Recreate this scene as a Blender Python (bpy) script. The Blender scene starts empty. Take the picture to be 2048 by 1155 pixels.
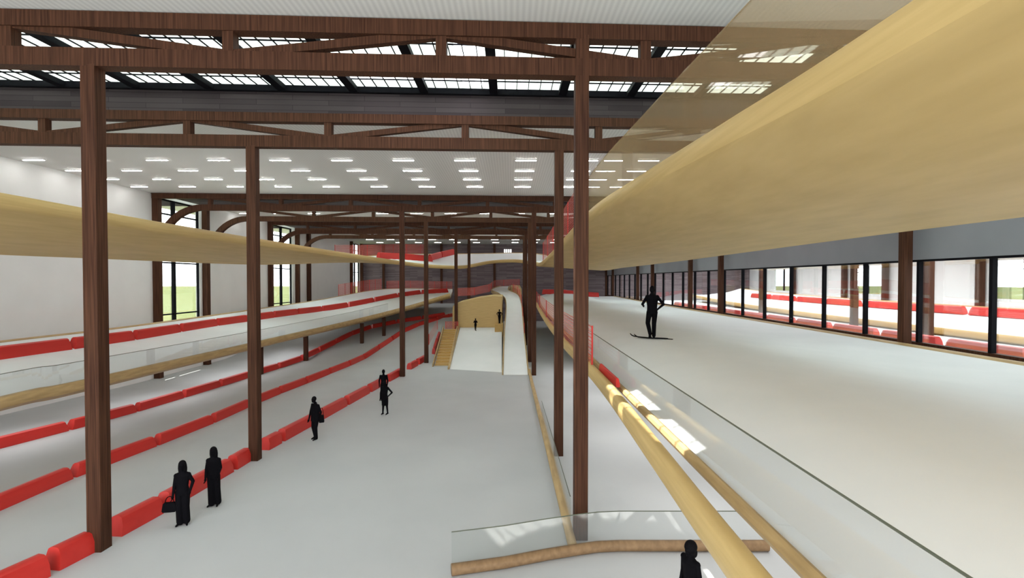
import bpy, bmesh, math, random
from mathutils import Vector, Matrix, noise
random.seed(7)
C = bpy.context.scene.collection
PI = math.pi

# ------------------------------------------------------------------ camera
CAMZ = 7.15                      # far floor is z = 0, the hall floor falls gently away from the camera
FPX = 1000.0
PITCH = math.atan(17.5 / FPX)
YAW = math.atan(4.0 / FPX)       # to the right
cam_d = bpy.data.cameras.new('camera')
cam = bpy.data.objects.new('camera', cam_d)
C.objects.link(cam)
cam.location = (0, 0, CAMZ)
cam.rotation_euler = (PI / 2 - PITCH, 0, -YAW)
cam_d.sensor_width = 36.0
cam_d.lens = 36.0 * FPX / 2048.0
cam_d.clip_end = 2000
bpy.context.scene.camera = cam
CR = cam.rotation_euler.to_matrix()


def ray(px, py):
    return CR @ Vector(((px - 1024) / FPX, -(py - 577.5) / FPX, -1.0))


def at(px, py, Y):
    d = ray(px, py)
    t = Y / d.y
    return Vector((d.x * t, Y, CAMZ + d.z * t))


def W(x, Y, h):                  # h = height relative to the eye
    return Vector((x, Y, CAMZ + h))


def smooth01(t):
    t = max(0.0, min(1.0, t))
    return t * t * (3 - 2 * t)


def floorz(x, Y):
    z = 0.03 * (35 - Y) if Y < 35 else 0.0
    if Y > 46:
        z += 0.13 * (Y - 46) * smooth01((-x - 6.6) / 1.6) * (1.0 if Y < 70 else 24.0 / (Y - 46))
    return z


def ground(px, py):
    d = ray(px, py)
    t0 = 2.0
    t = t0
    while t < 120:
        p = Vector((0, 0, CAMZ)) + d * t
        if p.z <= floorz(p.x, p.y):
            break
        t += 0.05
    p = Vector((0, 0, CAMZ)) + d * t
    return Vector((p.x, p.y, floorz(p.x, p.y)))


# ------------------------------------------------------------------ materials
def new_mat(name):
    m = bpy.data.materials.new(name)
    m.use_nodes = True
    nt = m.node_tree
    b = nt.nodes['Principled BSDF']
    return m, nt, b


def plain(name, col, rough=0.6, metal=0.0, spec=0.3):
    m, nt, b = new_mat(name)
    b.inputs['Base Color'].default_value = (*col, 1)
    b.inputs['Roughness'].default_value = rough
    b.inputs['Metallic'].default_value = metal
    b.inputs['Specular IOR Level'].default_value = spec
    return m


def streaky(name, c1, c2, scale, rough=0.6, spec=0.25, detail=3.0, dist=0.0, lo=.3, hi=.7, coord='Object', bump=0.0):
    m, nt, b = new_mat(name)
    tc = nt.nodes.new('ShaderNodeTexCoord')
    mp = nt.nodes.new('ShaderNodeMapping')
    mp.inputs['Scale'].default_value = scale
    nz = nt.nodes.new('ShaderNodeTexNoise')
    nz.inputs['Scale'].default_value = 1.0
    nz.inputs['Detail'].default_value = detail
    nz.inputs['Distortion'].default_value = dist
    rp = nt.nodes.new('ShaderNodeValToRGB')
    rp.color_ramp.elements[0].position = lo
    rp.color_ramp.elements[1].position = hi
    rp.color_ramp.elements[0].color = (*c1, 1)
    rp.color_ramp.elements[1].color = (*c2, 1)
    L = nt.links.new
    L(tc.outputs[coord], mp.inputs['Vector'])
    L(mp.outputs['Vector'], nz.inputs['Vector'])
    L(nz.outputs['Fac'], rp.inputs['Fac'])
    L(rp.outputs['Color'], b.inputs['Base Color'])
    if bump:
        bp = nt.nodes.new('ShaderNodeBump')
        bp.inputs['Strength'].default_value = bump
        bp.inputs['Distance'].default_value = 0.01
        L(nz.outputs['Fac'], bp.inputs['Height'])
        L(bp.outputs['Normal'], b.inputs['Normal'])
    b.inputs['Roughness'].default_value = rough
    b.inputs['Specular IOR Level'].default_value = spec
    return m


M = {}
M['brown'] = streaky('brown_timber', (.036, .0145, .008), (.088, .037, .020), (26, 26, .7), rough=.6, spec=.1, detail=2)
M['beige'] = streaky('pale_plywood', (.50, .35, .138), (.59, .42, .178), (1.2, .5, 14), rough=.5, spec=.25, detail=4, bump=.1)
M['curb'] = streaky('pale_round_timber', (.38, .26, .12), (.53, .375, .18), (9, 1.2, 9), rough=.5, spec=.25, detail=3)
M['curb2'] = streaky('brown_round_timber', (.19, .115, .058), (.26, .162, .084), (9, 1.2, 9), rough=.5, spec=.25, detail=3)
M['snow'] = streaky('packed_snow', (.76, .785, .79), (.80, .82, .825), (.6, .6, .6), rough=.75, spec=.15, detail=5, bump=.08)
M['floor'] = streaky('groomed_snow_floor', (.44, .452, .462), (.475, .487, .495), (.35, .35, .35), rough=.7, spec=.15, detail=5, bump=.06)
M['white'] = streaky('white_plaster', (.75, .75, .735), (.79, .79, .775), (.5, .5, .5), rough=.8, spec=.1)
M['greywall'] = streaky('grey_plaster', (.24, .245, .27), (.27, .275, .30), (.4, .4, .4), rough=.8, spec=.1)
M['red'] = streaky('red_vinyl', (.50, .024, .018), (.58, .034, .026), (1.5, 1.5, 1.5), rough=.42, spec=.35)
M['black'] = plain('black_metal', (.006, .006, .008), .6, spec=.05)
M['sil'] = plain('black_fabric', (.0045, .0042, .0055), .9, spec=.05)
M['hair'] = plain('black_hair', (.0045, .004, .005), .8, spec=.08)
M['steel'] = plain('dark_steel_edge', (.10, .11, .08), .35)
M['step'] = streaky('ochre_stair_timber', (.42, .26, .08), (.55, .36, .13), (6, 30, 30), rough=.55)
M['grass'] = streaky('grass', (.085, .105, .035), (.115, .13, .05), (.15, .15, .15), rough=.9, spec=.05)
M['lamp'] = None


def emission(name, col, strength):
    m = bpy.data.materials.new(name)
    m.use_nodes = True
    nt = m.node_tree
    nt.nodes.clear()
    e = nt.nodes.new('ShaderNodeEmission')
    e.inputs['Color'].default_value = (*col, 1)
    e.inputs['Strength'].default_value = strength
    o = nt.nodes.new('ShaderNodeOutputMaterial')
    nt.links.new(e.outputs[0], o.inputs[0])
    return m


M['lamp'] = emission('lamp_diffuser', (1, .98, .96), 40.0)
M['sign'] = emission('lit_white_panel', (1, 1, 1), 1.2)


def glassy(name, tcol, refl, haze=0.0, hcol=(.8, .8, .8), rough=0.0, fres=.6):
    m = bpy.data.materials.new(name)
    m.use_nodes = True
    nt = m.node_tree
    nt.nodes.clear()
    L = nt.links.new
    tr = nt.nodes.new('ShaderNodeBsdfTransparent')
    tr.inputs['Color'].default_value = (*tcol, 1)
    gl = nt.nodes.new('ShaderNodeBsdfGlossy')
    gl.inputs['Roughness'].default_value = rough
    gl.inputs['Color'].default_value = (1, 1, 1, 1)
    lw = nt.nodes.new('ShaderNodeFresnel')
    lw.inputs['IOR'].default_value = 1.45
    mul = nt.nodes.new('ShaderNodeMath')
    mul.operation = 'MULTIPLY_ADD'
    mul.inputs[1].default_value = fres
    mul.inputs[2].default_value = refl
    mul.use_clamp = True
    L(lw.outputs[0], mul.inputs[0])
    mx = nt.nodes.new('ShaderNodeMixShader')
    L(mul.outputs[0], mx.inputs['Fac'])
    base = tr
    if haze:
        df = nt.nodes.new('ShaderNodeBsdfTranslucent')
        df.inputs['Color'].default_value = (*hcol, 1)
        d2 = nt.nodes.new('ShaderNodeBsdfDiffuse')
        d2.inputs['Color'].default_value = (*hcol, 1)
        m0 = nt.nodes.new('ShaderNodeMixShader')
        m0.inputs['Fac'].default_value = .5
        L(df.outputs[0], m0.inputs[1])
        L(d2.outputs[0], m0.inputs[2])
        mh = nt.nodes.new('ShaderNodeMixShader')
        mh.inputs['Fac'].default_value = haze
        L(tr.outputs[0], mh.inputs[1])
        L(m0.outputs[0], mh.inputs[2])
        base = mh
    L(base.outputs[0], mx.inputs[1])
    L(gl.outputs[0], mx.inputs[2])
    o = nt.nodes.new('ShaderNodeOutputMaterial')
    L(mx.outputs[0], o.inputs[0])
    return m


M['rail_glass'] = glassy('clear_rail_glass', (.95, .96, .955), .08, fres=.3)
M['faint_glass'] = glassy('faint_rail_glass', (.955, .965, .975), .015, fres=.12)
M['reflect_glass'] = glassy('painted_reflection_glass', (.96, .93, .88), .02, haze=.30, hcol=(.56, .42, .24), fres=.25)  # warm haze paints in the plywood reflected by the screen
M['wall_glass'] = glassy('mirroring_wall_glass', (.95, .955, .96), .10, fres=.35)
M['window_glass'] = glassy('window_glass', (.97, .98, .98), .03, fres=.4)
M['sky_glass'] = glassy('frosted_skylight_glass', (.98, 1, .98), .0, haze=1.0, hcol=(.90, .95, .92), fres=.1)


def net_mat():
    m, nt, b = new_mat('red_safety_net')
    L = nt.links.new
    b.inputs['Base Color'].default_value = (.82, .16, .13, 1)
    b.inputs['Roughness'].default_value = .7
    tr = nt.nodes.new('ShaderNodeBsdfTransparent')
    tc = nt.nodes.new('ShaderNodeTexCoord')
    br = nt.nodes.new('ShaderNodeTexBrick')
    br.offset = 0.0
    br.inputs['Scale'].default_value = 1.0
    br.inputs['Mortar Size'].default_value = .016
    br.inputs['Brick Width'].default_value = .12
    br.inputs['Row Height'].default_value = .12
    mp = nt.nodes.new('ShaderNodeMapping')
    mp.inputs['Rotation'].default_value = (PI / 2, 0, 0)
    L(tc.outputs['UV'], br.inputs['Vector'])
    ma = nt.nodes.new('ShaderNodeMath')
    ma.operation = 'MULTIPLY_ADD'
    ma.inputs[1].default_value = .40
    ma.inputs[2].default_value = .16
    L(br.outputs['Fac'], ma.inputs[0])
    mx = nt.nodes.new('ShaderNodeMixShader')
    L(ma.outputs[0], mx.inputs['Fac'])
    L(tr.outputs[0], mx.inputs[1])
    L(b.outputs[0], mx.inputs[2])
    out = nt.nodes['Material Output']
    L(mx.outputs[0], out.inputs[0])
    return m


M['net'] = net_mat()


def plank_mat(name, k):
    m, nt, b = new_mat(name)
    L = nt.links.new
    tc = nt.nodes.new('ShaderNodeTexCoord')
    mp = nt.nodes.new('ShaderNodeMapping')
    mp.inputs['Rotation'].default_value = (PI / 2, 0, 0)
    br = nt.nodes.new('ShaderNodeTexBrick')
    br.inputs['Scale'].default_value = 1.0
    br.inputs['Brick Width'].default_value = 2.6
    br.inputs['Row Height'].default_value = .19
    br.inputs['Mortar Size'].default_value = .008
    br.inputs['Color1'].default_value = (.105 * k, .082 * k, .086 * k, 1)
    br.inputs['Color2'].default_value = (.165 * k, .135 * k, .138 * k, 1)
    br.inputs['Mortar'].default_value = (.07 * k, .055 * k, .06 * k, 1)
    L(tc.outputs['Object'], mp.inputs['Vector'])
    L(mp.outputs['Vector'], br.inputs['Vector'])
    L(br.outputs['Color'], b.inputs['Base Color'])
    b.inputs['Roughness'].default_value = .75
    b.inputs['Specular IOR Level'].default_value = .1
    return m


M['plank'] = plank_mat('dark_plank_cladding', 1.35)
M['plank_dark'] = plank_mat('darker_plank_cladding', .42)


def ceil_mat():
    m, nt, b = new_mat('ribbed_ceiling_panel')
    L = nt.links.new
    tc = nt.nodes.new('ShaderNodeTexCoord')
    wv = nt.nodes.new('ShaderNodeTexWave')
    wv.bands_direction = 'X'
    wv.inputs['Scale'].default_value = 2.2
    rp = nt.nodes.new('ShaderNodeValToRGB')
    rp.color_ramp.elements[0].color = (.64, .63, .605, 1)
    rp.color_ramp.elements[1].color = (.74, .73, .70, 1)
    L(tc.outputs['Object'], wv.inputs['Vector'])
    L(wv.outputs['Fac'], rp.inputs['Fac'])
    L(rp.outputs['Color'], b.inputs['Base Color'])
    b.inputs['Roughness'].default_value = .8
    b.inputs['Specular IOR Level'].default_value = .1
    return m


M['ceil'] = ceil_mat()


# ------------------------------------------------------------------ mesh helpers
class MB:
    def __init__(s):
        s.v = []
        s.f = []
        s.uv = None

    def add(s, vs, fs):
        n = len(s.v)
        s.v += [Vector(v) for v in vs]
        s.f += [tuple(i + n for i in f) for f in fs]
        return s

    def box(s, lo, hi):
        x0, y0, z0 = lo
        x1, y1, z1 = hi
        return s.add([(x0, y0, z0), (x1, y0, z0), (x1, y1, z0), (x0, y1, z0), (x0, y0, z1), (x1, y0, z1), (x1, y1, z1), (x0, y1, z1)],
                     [(0, 3, 2, 1), (4, 5, 6, 7), (0, 1, 5, 4), (1, 2, 6, 5), (2, 3, 7, 6), (3, 0, 4, 7)])

    def beam(s, p0, p1, w, h, up=Vector((0, 0, 1))):
        p0, p1 = Vector(p0), Vector(p1)
        d = (p1 - p0).normalized()
        a = d.cross(up)
        if a.length < 1e-4:
            a = Vector((1, 0, 0))
        a.normalize()
        b = a.cross(d).normalized()
        vs = []
        for p in (p0, p1):
            for sa, sb in ((-1, -1), (1, -1), (1, 1), (-1, 1)):
                vs.append(p + a * (sa * w / 2) + b * (sb * h / 2))
        return s.add(vs, [(3, 2, 1, 0), (4, 5, 6, 7), (0, 1, 5, 4), (1, 2, 6, 5), (2, 3, 7, 6), (3, 0, 4, 7)])

    def loft(s, rails, closed=True, caps=True):
        """rails: list of equal-length point lists, in loop order."""
        R, N = len(rails), len(rails[0])
        vs = [p for r in rails for p in r]
        fs = []
        for i in range(R if closed else R - 1):
            j = (i + 1) % R
            for k in range(N - 1):
                fs.append((i * N + k, i * N + k + 1, j * N + k + 1, j * N + k))
        if caps and closed:
            fs.append(tuple(i * N for i in range(R)))
            fs.append(tuple(i * N + N - 1 for i in reversed(range(R))))
        return s.add(vs, fs)

    def tube(s, pts, r, n=8, caps=True):
        pts = [Vector(p) for p in pts]
        rr = r if isinstance(r, (list, tuple)) else [r] * len(pts)
        rails = [[] for _ in range(n)]
        prev = None
        for i, p in enumerate(pts):
            d = (pts[min(i + 1, len(pts) - 1)] - pts[max(i - 1, 0)]).normalized()
            up = Vector((0, 0, 1)) if abs(d.z) < .9 else Vector((0, 1, 0))
            if prev is not None:
                a = prev - d * prev.dot(d)
                a.normalize()
            else:
                a = d.cross(up).normalized()
            prev = a
            b = d.cross(a)
            for k in range(n):
                t = 2 * PI * k / n
                rails[k].append(p + (a * math.cos(t) + b * math.sin(t)) * rr[i])
        return s.loft(rails, True, caps)

    def ell(s, c, r, n=12, m=8, rot=None):
        c = Vector(c)
        vs = []
        fs = []
        for j in range(1, m):
            ph = PI * j / m
            for i in range(n):
                th = 2 * PI * i / n
                v = Vector((r[0] * math.sin(ph) * math.cos(th), r[1] * math.sin(ph) * math.sin(th), r[2] * math.cos(ph)))
                vs.append(c + (rot @ v if rot else v))
        top = Vector((0, 0, r[2]))
        bot = -top
        vs.append(c + (rot @ top if rot else top))
        vs.append(c + (rot @ bot if rot else bot))
        T, B = len(vs) - 2, len(vs) - 1
        for j in range(m - 2):
            for i in range(n):
                a, b = j * n + i, j * n + (i + 1) % n
                fs.append((a, a + n, b + n, b))
        for i in range(n):
            fs.append((T, i, (i + 1) % n))
            q = (m - 2) * n
            fs.append((B, q + (i + 1) % n, q + i))
        return s.add(vs, fs)

    def capsule(s, p0, p1, r0, r1, n=10):
        p0, p1 = Vector(p0), Vector(p1)
        s.ell(p0, (r0,) * 3, n, 6)
        s.ell(p1, (r1,) * 3, n, 6)
        return s.tube([p0, p1], [r0, r1], n)

    def build(s, name, mat, parent=None, smooth=0.0, origin=None):
        me = bpy.data.meshes.new(name)
        xs = [v.x for v in s.v]
        ys = [v.y for v in s.v]
        zs = [v.z for v in s.v]
        if parent is not None:
            o0 = world_loc(parent)
            lo = Vector(((min(xs) + max(xs)) / 2, (min(ys) + max(ys)) / 2, min(zs))) if origin is None else Vector(origin)
        else:
            o0 = Vector((0, 0, 0))
            lo = Vector(((min(xs) + max(xs)) / 2, (min(ys) + max(ys)) / 2, min(zs))) if origin is None else Vector(origin)
        me.from_pydata([tuple(v - lo) for v in s.v], [], s.f)
        if s.uv:
            uvl = me.uv_layers.new(name='UVMap')
            for li, l in enumerate(me.loops):
                uvl.data[li].uv = s.uv[l.vertex_index]
        bm = bmesh.new()
        bm.from_mesh(me)
        bmesh.ops.recalc_face_normals(bm, faces=bm.faces)
        bm.to_mesh(me)
        bm.free()
        if smooth:
            for p in me.polygons:
                p.use_smooth = True
            me.set_sharp_from_angle(angle=math.radians(smooth))
        me.materials.append(mat)
        o = bpy.data.objects.new(name, me)
        C.objects.link(o)
        if parent is not None:
            o.parent = parent
        o.location = lo - o0
        return o


def world_loc(o):
    l = Vector(o.location)
    while o.parent:
        o = o.parent
        l += Vector(o.location)
    return l


def tag(o, label=None, cat=None, group=None, kind=None):
    if label:
        o['label'] = label
    if cat:
        o['category'] = cat
    if group:
        o['group'] = group
    if kind:
        o['kind'] = kind
    return o


def struct(o):
    o['kind'] = 'structure'
    return o


def empty(name, loc):
    o = bpy.data.objects.new(name, None)
    C.objects.link(o)
    o.location = loc
    o.empty_display_size = .3
    return o


def catmull(pts, n):
    pts = [Vector(p) for p in pts]
    P = [pts[0] * 2 - pts[1]] + pts + [pts[-1] * 2 - pts[-2]]
    segs = len(pts) - 1
    out = []
    for i in range(n):
        u = i / (n - 1) * segs
        k = min(int(u), segs - 1)
        t = u - k
        a, b, c, d = P[k:k + 4]
        out.append(.5 * ((2 * b) + (c - a) * t + (2 * a - 5 * b + 4 * c - d) * t * t + (3 * b - a - 3 * c + d) * t ** 3))
    return out


def poly_walk(pts, dists):
    """points at the given arc lengths along a polyline"""
    out = []
    for s in dists:
        acc = 0
        for a, b in zip(pts, pts[1:]):
            l = (b - a).length
            if acc + l >= s or b is pts[-1]:
                t = (s - acc) / max(l, 1e-6)
                out.append(a.lerp(b, min(t, 1.0)))
                break
            acc += l
    return out


def plen(pts):
    return sum((b - a).length for a, b in zip(pts, pts[1:]))


ORD = ['first', 'second', 'third', 'fourth', 'fifth', 'sixth', 'seventh', 'eighth', 'ninth', 'tenth', 'eleventh', 'twelfth', 'thirteenth',
       'fourteenth', 'fifteenth', 'sixteenth', 'seventeenth', 'eighteenth', 'nineteenth', 'twentieth', 'twenty-first', 'twenty-second',
       'twenty-third', 'twenty-fourth', 'twenty-fifth', 'twenty-sixth', 'twenty-seventh', 'twenty-eighth', 'twenty-ninth', 'thirtieth']

# ------------------------------------------------------------------ setting
XL, XR = -25.9, 16.75
YN, YF = -9.0, 87.5
CEILH = 6.29
SK = .045                       # trusses are slightly out of square with the hall


def skew(Y0, x):
    return Y0 + SK * x


# floor
fb = MB()
xs = [XL - .3 + i * (XR + .3 - XL + .3) / 54 for i in range(55)]
ys = [YN + i * (YF + .3 - YN) / 96 for i in range(97)]
fb.add([(x, y, floorz(x, y)) for y in ys for x in xs],
       [(j * 55 + i, j * 55 + i + 1, (j + 1) * 55 + i + 1, (j + 1) * 55 + i) for j in range(96) for i in range(54)])
struct(fb.build('floor', M['floor'], smooth=60))

TR = [12.4, 18.9, 37.5, 43.6, 55.0, 61.7]
# ceiling: flat fields between the roof lights
cb = MB()


def field(Y0, Y1, s0=True, s1=True):
    x0, x1 = XL - 4.5, XR + .3  # left overhang is an added, unseen eave blocking sun at the windows
    a = [(x0, skew(Y0, x0) if s0 else Y0), (x1, skew(Y0, x1) if s0 else Y0), (x1, skew(Y1, x1) if s1 else Y1), (x0, skew(Y1, x0) if s1 else Y1)]
    z0, z1 = CAMZ + CEILH, CAMZ + CEILH + .3
    cb.add([(x, y, z0) for x, y in a] + [(x, y, z1) for x, y in a],
           [(3, 2, 1, 0), (4, 5, 6, 7), (0, 1, 5, 4), (1, 2, 6, 5), (2, 3, 7, 6), (3, 0, 4, 7)])


field(YN, TR[0] - .1, s0=False)
field(TR[1] + .1, TR[2] - .1)
field(TR[3] + .1, TR[4] - .1)
field(TR[5] + .1, YF + .3, s1=False)
struct(cb.build('ceiling', M['ceil']))

# left wall with three tall windows
WIN = [(37.0, 41.9), (54.3, 59.6), (81.6, 86.2)]
wz0, wz1 = -.3, CAMZ + CEILH
wl = MB()
y = YN
for a, b in WIN:
    wl.box((XL - .35, y, wz0), (XL, a, wz1))
    wl.box((XL - .35, a, wz0), (XL, b, CAMZ - 4.6))
    wl.box((XL - .35, a, CAMZ + 6.1), (XL, b, wz1))
    y = b
wl.box((XL - .35, y, wz0), (XL, YF + .3, wz1))
struct(wl.build('wall_left', M['white']))
for i, (a, b) in enumerate(WIN):
    lo, hi = CAMZ - 4.6, CAMZ + 6.1
    g = MB()
    g.box((XL - .2, a, lo), (XL - .17, b, hi))
    wr = struct(g.build('window_%d' % (i + 1), M['window_glass']))
    f = MB()
    for yy in (a, b):
        f.box((XL - .26, yy - .06, lo), (XL - .08, yy + .06, hi))
    f.box((XL - .26, a, lo), (XL - .08, b, lo + .12))
    f.box((XL - .26, a, hi - .12), (XL - .08, b, hi))
    f.build('frame', M['black'], wr)
    mpos = 38.85 if i == 0 else (57.0 if i == 1 else (a + b) / 2)
    MB().box((XL - .27, mpos - .11, lo), (XL - .05, mpos + .11, hi)).build('mullion', M['black'], wr)
    for h in (1.33, -2.6, 5.0):
        MB().box((XL - .25, a, CAMZ + h - .05), (XL - .09, b, CAMZ + h + .05)).build('transom', M['black'], wr)

# far wall, right wall
struct(MB().box((XL - .35, YF, -.3), (XR + .5, YF + .3, CAMZ + CEILH + .9)).build('wall_back', M['plank']))
rw = MB()
rw.box((XR, YN, CAMZ + .84), (XR + .35, YF + .3, wz1))
rw.box((XR, YN, -.3), (XR + .35, YF + .3, CAMZ - 2.75))
struct(rw.build('wall_right', M['greywall']))
# glazed front between the rink and the hall next door
gl = MB()
gl.box((XR + .13, YN, CAMZ - 2.75), (XR + .16, YF, CAMZ + .84))
gw = struct(gl.build('window_4', M['wall_glass']))
MB().box((XR + .02, YN, CAMZ + .76), (XR + .28, YF, CAMZ + .84)).build('head_rail', M['black'], gw)
MB().box((XR + .02, YN, CAMZ - 2.75), (XR + .28, YF, CAMZ - 2.55)).build('sill_rail', M['brown'], gw)
yy = 17.4 - 3.13 * 8
while yy < YF:
    MB().box((XR + .04, yy - .065, CAMZ - 2.6), (XR + .22, yy + .065, CAMZ + .80)).build('mullion', M['black'], gw)
    yy += 3.13
# the hall next door, seen through the glazing
XS = 42.0
nb = MB()
nb.box((XR + .35, YN, CAMZ - 3.8), (XS, YF + .3, CAMZ - 3.5))
struct(nb.build('floor_side', M['snow']))
nb = MB()
y = YN
for a, b in ((20, 25.4), (38, 43.4), (56, 61.4), (74, 79.4)):
    nb.box((XS, y, CAMZ - 3.8), (XS + .3, a, CAMZ + 2.6))
    nb.box((XS, a, CAMZ - 3.8), (XS + .3, b, CAMZ - 1.6))
    nb.box((XS, a, CAMZ + 1.7), (XS + .3, b, CAMZ + 2.6))
    y = b
nb.box((XS, y, CAMZ - 3.8), (XS + .3, YF + .3, CAMZ + 2.6))
nb.box((XR + .35, YN - .3, CAMZ - 3.8), (XS + .3, YN, CAMZ + 2.6))
struct(nb.build('wall_side', M['white']))
struct(MB().box((XR + .35, YF, CAMZ - 3.8), (XS + .3, YF + .3, CAMZ + 2.6)).build('wall_side_back', M['plank']))
struct(MB().box((XR + .35, YN, CAMZ + 2.3), (XS + .3, YF + .3, CAMZ + 2.6)).build('ceiling_side', M['white']))
struct(MB().box((XS + .6, -300, -1.4), (600, 700, -1.2)).build('ground_outside', M['grass']))
for k, (a, b) in enumerate(((20, 25.4), (38, 43.4), (56, 61.4), (74, 79.4))):
    w = struct(MB().box((XS + .1, a, CAMZ - 1.6), (XS + .13, b, CAMZ + 1.7)).build('window_%d' % (9 + k), M['window_glass']))
    MB().box((XS + .02, (a + b) / 2 - .1, CAMZ - 1.6), (XS + .22, (a + b) / 2 + .1, CAMZ + 1.7)).build('mullion', M['black'], w)

# lit white windows in the back wall
for (x0, x1, y0, y1) in ((1008, 1023, 498, 509),):
    p0, p1 = at(x0, y1, YF - .05), at(x1, y0, YF - .05)
    o = MB().box((p0.x, YF - .08, p0.z), (p1.x, YF, p1.z)).build('window_8', M['sign'])
    struct(o)
    for k in range(1, 4):
        xx = p0.x + (p1.x - p0.x) * k / 4
        MB().box((xx - .05, YF - .11, p0.z), (xx + .05, YF - .04, p1.z)).build('mullion', M['black'], o)

# outside
struct(MB().box((-600, -300, -1.4), (XL - .4, 700, -1.2)).build('ground_outside', M['grass']))


# roof lights
def monitor(n, Ya, Yb):
    x0, x1 = XL - 4.5, XR + .3  # glass carried past the left wall, added to block sun there too
    hg = CAMZ + 7.08

    def q(x, t):
        return skew(Ya, x) + (Yb - Ya) * t
    m = MB()
    # gaps added in the glass so sun patches fall below: (x0, x1, t0, t1)
    sun_gaps = [(-5.7, -1.75, .60, .87), (-1.7, -.95, .22, .94)] if n == 5 else []
    gx = sorted({x0, x1} | {v for w_ in sun_gaps for v in w_[:2]})
    gt = sorted({0, 1} | {v for w_ in sun_gaps for v in w_[2:]})
    for xa, xb in zip(gx, gx[1:]):
        for ta, tb_ in zip(gt, gt[1:]):
            if any(w_[0] - 1e-6 <= xa and xb <= w_[1] + 1e-6 and w_[2] - 1e-6 <= ta and tb_ <= w_[3] + 1e-6 for w_ in sun_gaps):
                continue
            vs = [(x, q(x, t), z) for z in (hg, hg + .03) for (x, t) in ((xa, ta), (xb, ta), (xb, tb_), (xa, tb_))]
            m.add(vs, [(3, 2, 1, 0), (4, 5, 6, 7), (0, 1, 5, 4), (1, 2, 6, 5), (2, 3, 7, 6), (3, 0, 4, 7)])
    w = struct(m.build('window_%d' % n, M['sky_glass']))
    k = -12
    while -.6 + 2.56 * k < x1:
        x = -.6 + 2.56 * k
        if x > x0:
            MB().beam((x, q(x, 0), hg - .1), (x, q(x, 1), hg - .1), .30, .18).build('roof_beam', M['black'], w)
        k += 1
    b = MB()
    k = -72
    while -.6 + 2.56 / 6 * k < x1:
        x = -.6 + 2.56 / 6 * k
        if x > x0 and k % 6:
            b.beam((x, q(x, 0), hg - .02), (x, q(x, 1), hg - .02), .028, .04)
        k += 1
    nr = int((Yb - Ya) / .95)
    for k in range(1, nr + 1):
        t = k / (nr + 1)
        b.beam((x0, q(x0, t), hg - .02), (x1, q(x1, t), hg - .02), .035, .04)
    b.build('glazing_bars', M['black'], w)
    e = MB()
    for t, s in ((0, .02), (1, -.10)):
        e.beam((x0, q(x0, t) + s, hg - .1), (x1, q(x1, t) + s, hg - .1), .16, .22)
    e.build('edge_rail', M['black'], w)
    for t, s in ((0, -.06), (1, .06)):
        p = MB()
        vs = []
        for z in (CAMZ + (CEILH - .05 if n != 5 or t == 0 else 6.04), hg + .02):
            for (x, d) in ((x0, -.06), (x1, -.06), (x1, .06), (x0, .06)):
                vs.append((x, q(x, t) + s + d, z))
        p.add(vs, [(3, 2, 1, 0), (4, 5, 6, 7), (0, 1, 5, 4), (1, 2, 6, 5), (2, 3, 7, 6), (3, 0, 4, 7)])
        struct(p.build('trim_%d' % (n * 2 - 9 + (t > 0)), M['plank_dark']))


monitor(5, TR[0] + .05, TR[1] - .05)
monitor(6, TR[2] + .05, TR[3] - .05)
monitor(7, TR[4] + .05, TR[5] - .05)

# ------------------------------------------------------------------ roof trusses
TLAB = ['dark brown timber roof truss nearest the viewer, across the top of the view',
        'brown timber roof truss just behind the first skylight and dark planks',
        'brown timber truss beyond the ceiling with the rows of lights',
        'brown timber truss behind the second skylight with sunlit knee arch',
        'far brown timber truss in front of the third skylight',
        'farthest brown timber truss, in front of the dark plank wall']
TB = [5.0, 4.86, 5.06, 5.0, 5.0, 5.03]
for i, Y0 in enumerate(TR):
    e = empty('roof_truss', (0, Y0, CAMZ + TB[i]))
    tag(e, TLAB[i], 'truss', 'timber roof trusses')
    x0, x1 = XL + .1, XR - .1

    def T(x, h, Y0=Y0):
        return Vector((x, skew(Y0, x), CAMZ + h))
    b0 = TB[i]
    bt, tt = b0 + .42, (6.27 if i != 1 else 6.10)
    tb = 5.90 if i != 1 else 5.78
    xa = XL + 3.6
    MB().beam(T(xa, b0 + .21), T(x1, b0 + .21), .34, .42).build('bottom_chord', M['brown'], e)
    MB().beam(T(x0, (tb + tt) / 2), T(x1, (tb + tt) / 2), .34, tt - tb).build('top_chord', M['brown'], e)
    posts = []
    k = -4
    while -1.67 + 5.02 * k < x1 - .3:
        posts.append((k, -1.67 + 5.02 * k))
        k += 1
    for k, x in posts:
        MB().beam(T(x, bt - .02), T(x, tb + .02), .26, .26, Vector((0, 1, 0))).build('post', M['brown'], e)
    for (k, xa_), (k2, xb_) in zip(posts, posts[1:]):
        pa, pb = (tb + .08, bt - .05) if k % 2 == 0 else (bt - .05, tb + .08)
        MB().beam(T(xa_, pa), T(xb_, pb), .2, .2).build('diagonal', M['brown'], e)
    # curved knee at the wall end
    up, dn = [], []
    for j in range(13):
        a = PI / 2 * j / 12
        cx, cz, R = XL + 3.7, b0 + .42 - 3.3, 3.3
        up.append((cx - math.sin(a) * R, cz + math.cos(a) * R))
        dn.append((cx - math.sin(a) * (R - .42), cz + math.cos(a) * (R - .42)))
    kb = MB()
    rails = []
    for pts, s in ((up, -.17), (up, .17), (dn, .17), (dn, -.17)):
        rails.append([T(x, h) + Vector((0, s, 0)) for x, h in pts])
    kb.loft(rails).build('knee_arch', M['brown'], e, smooth=40)


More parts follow.
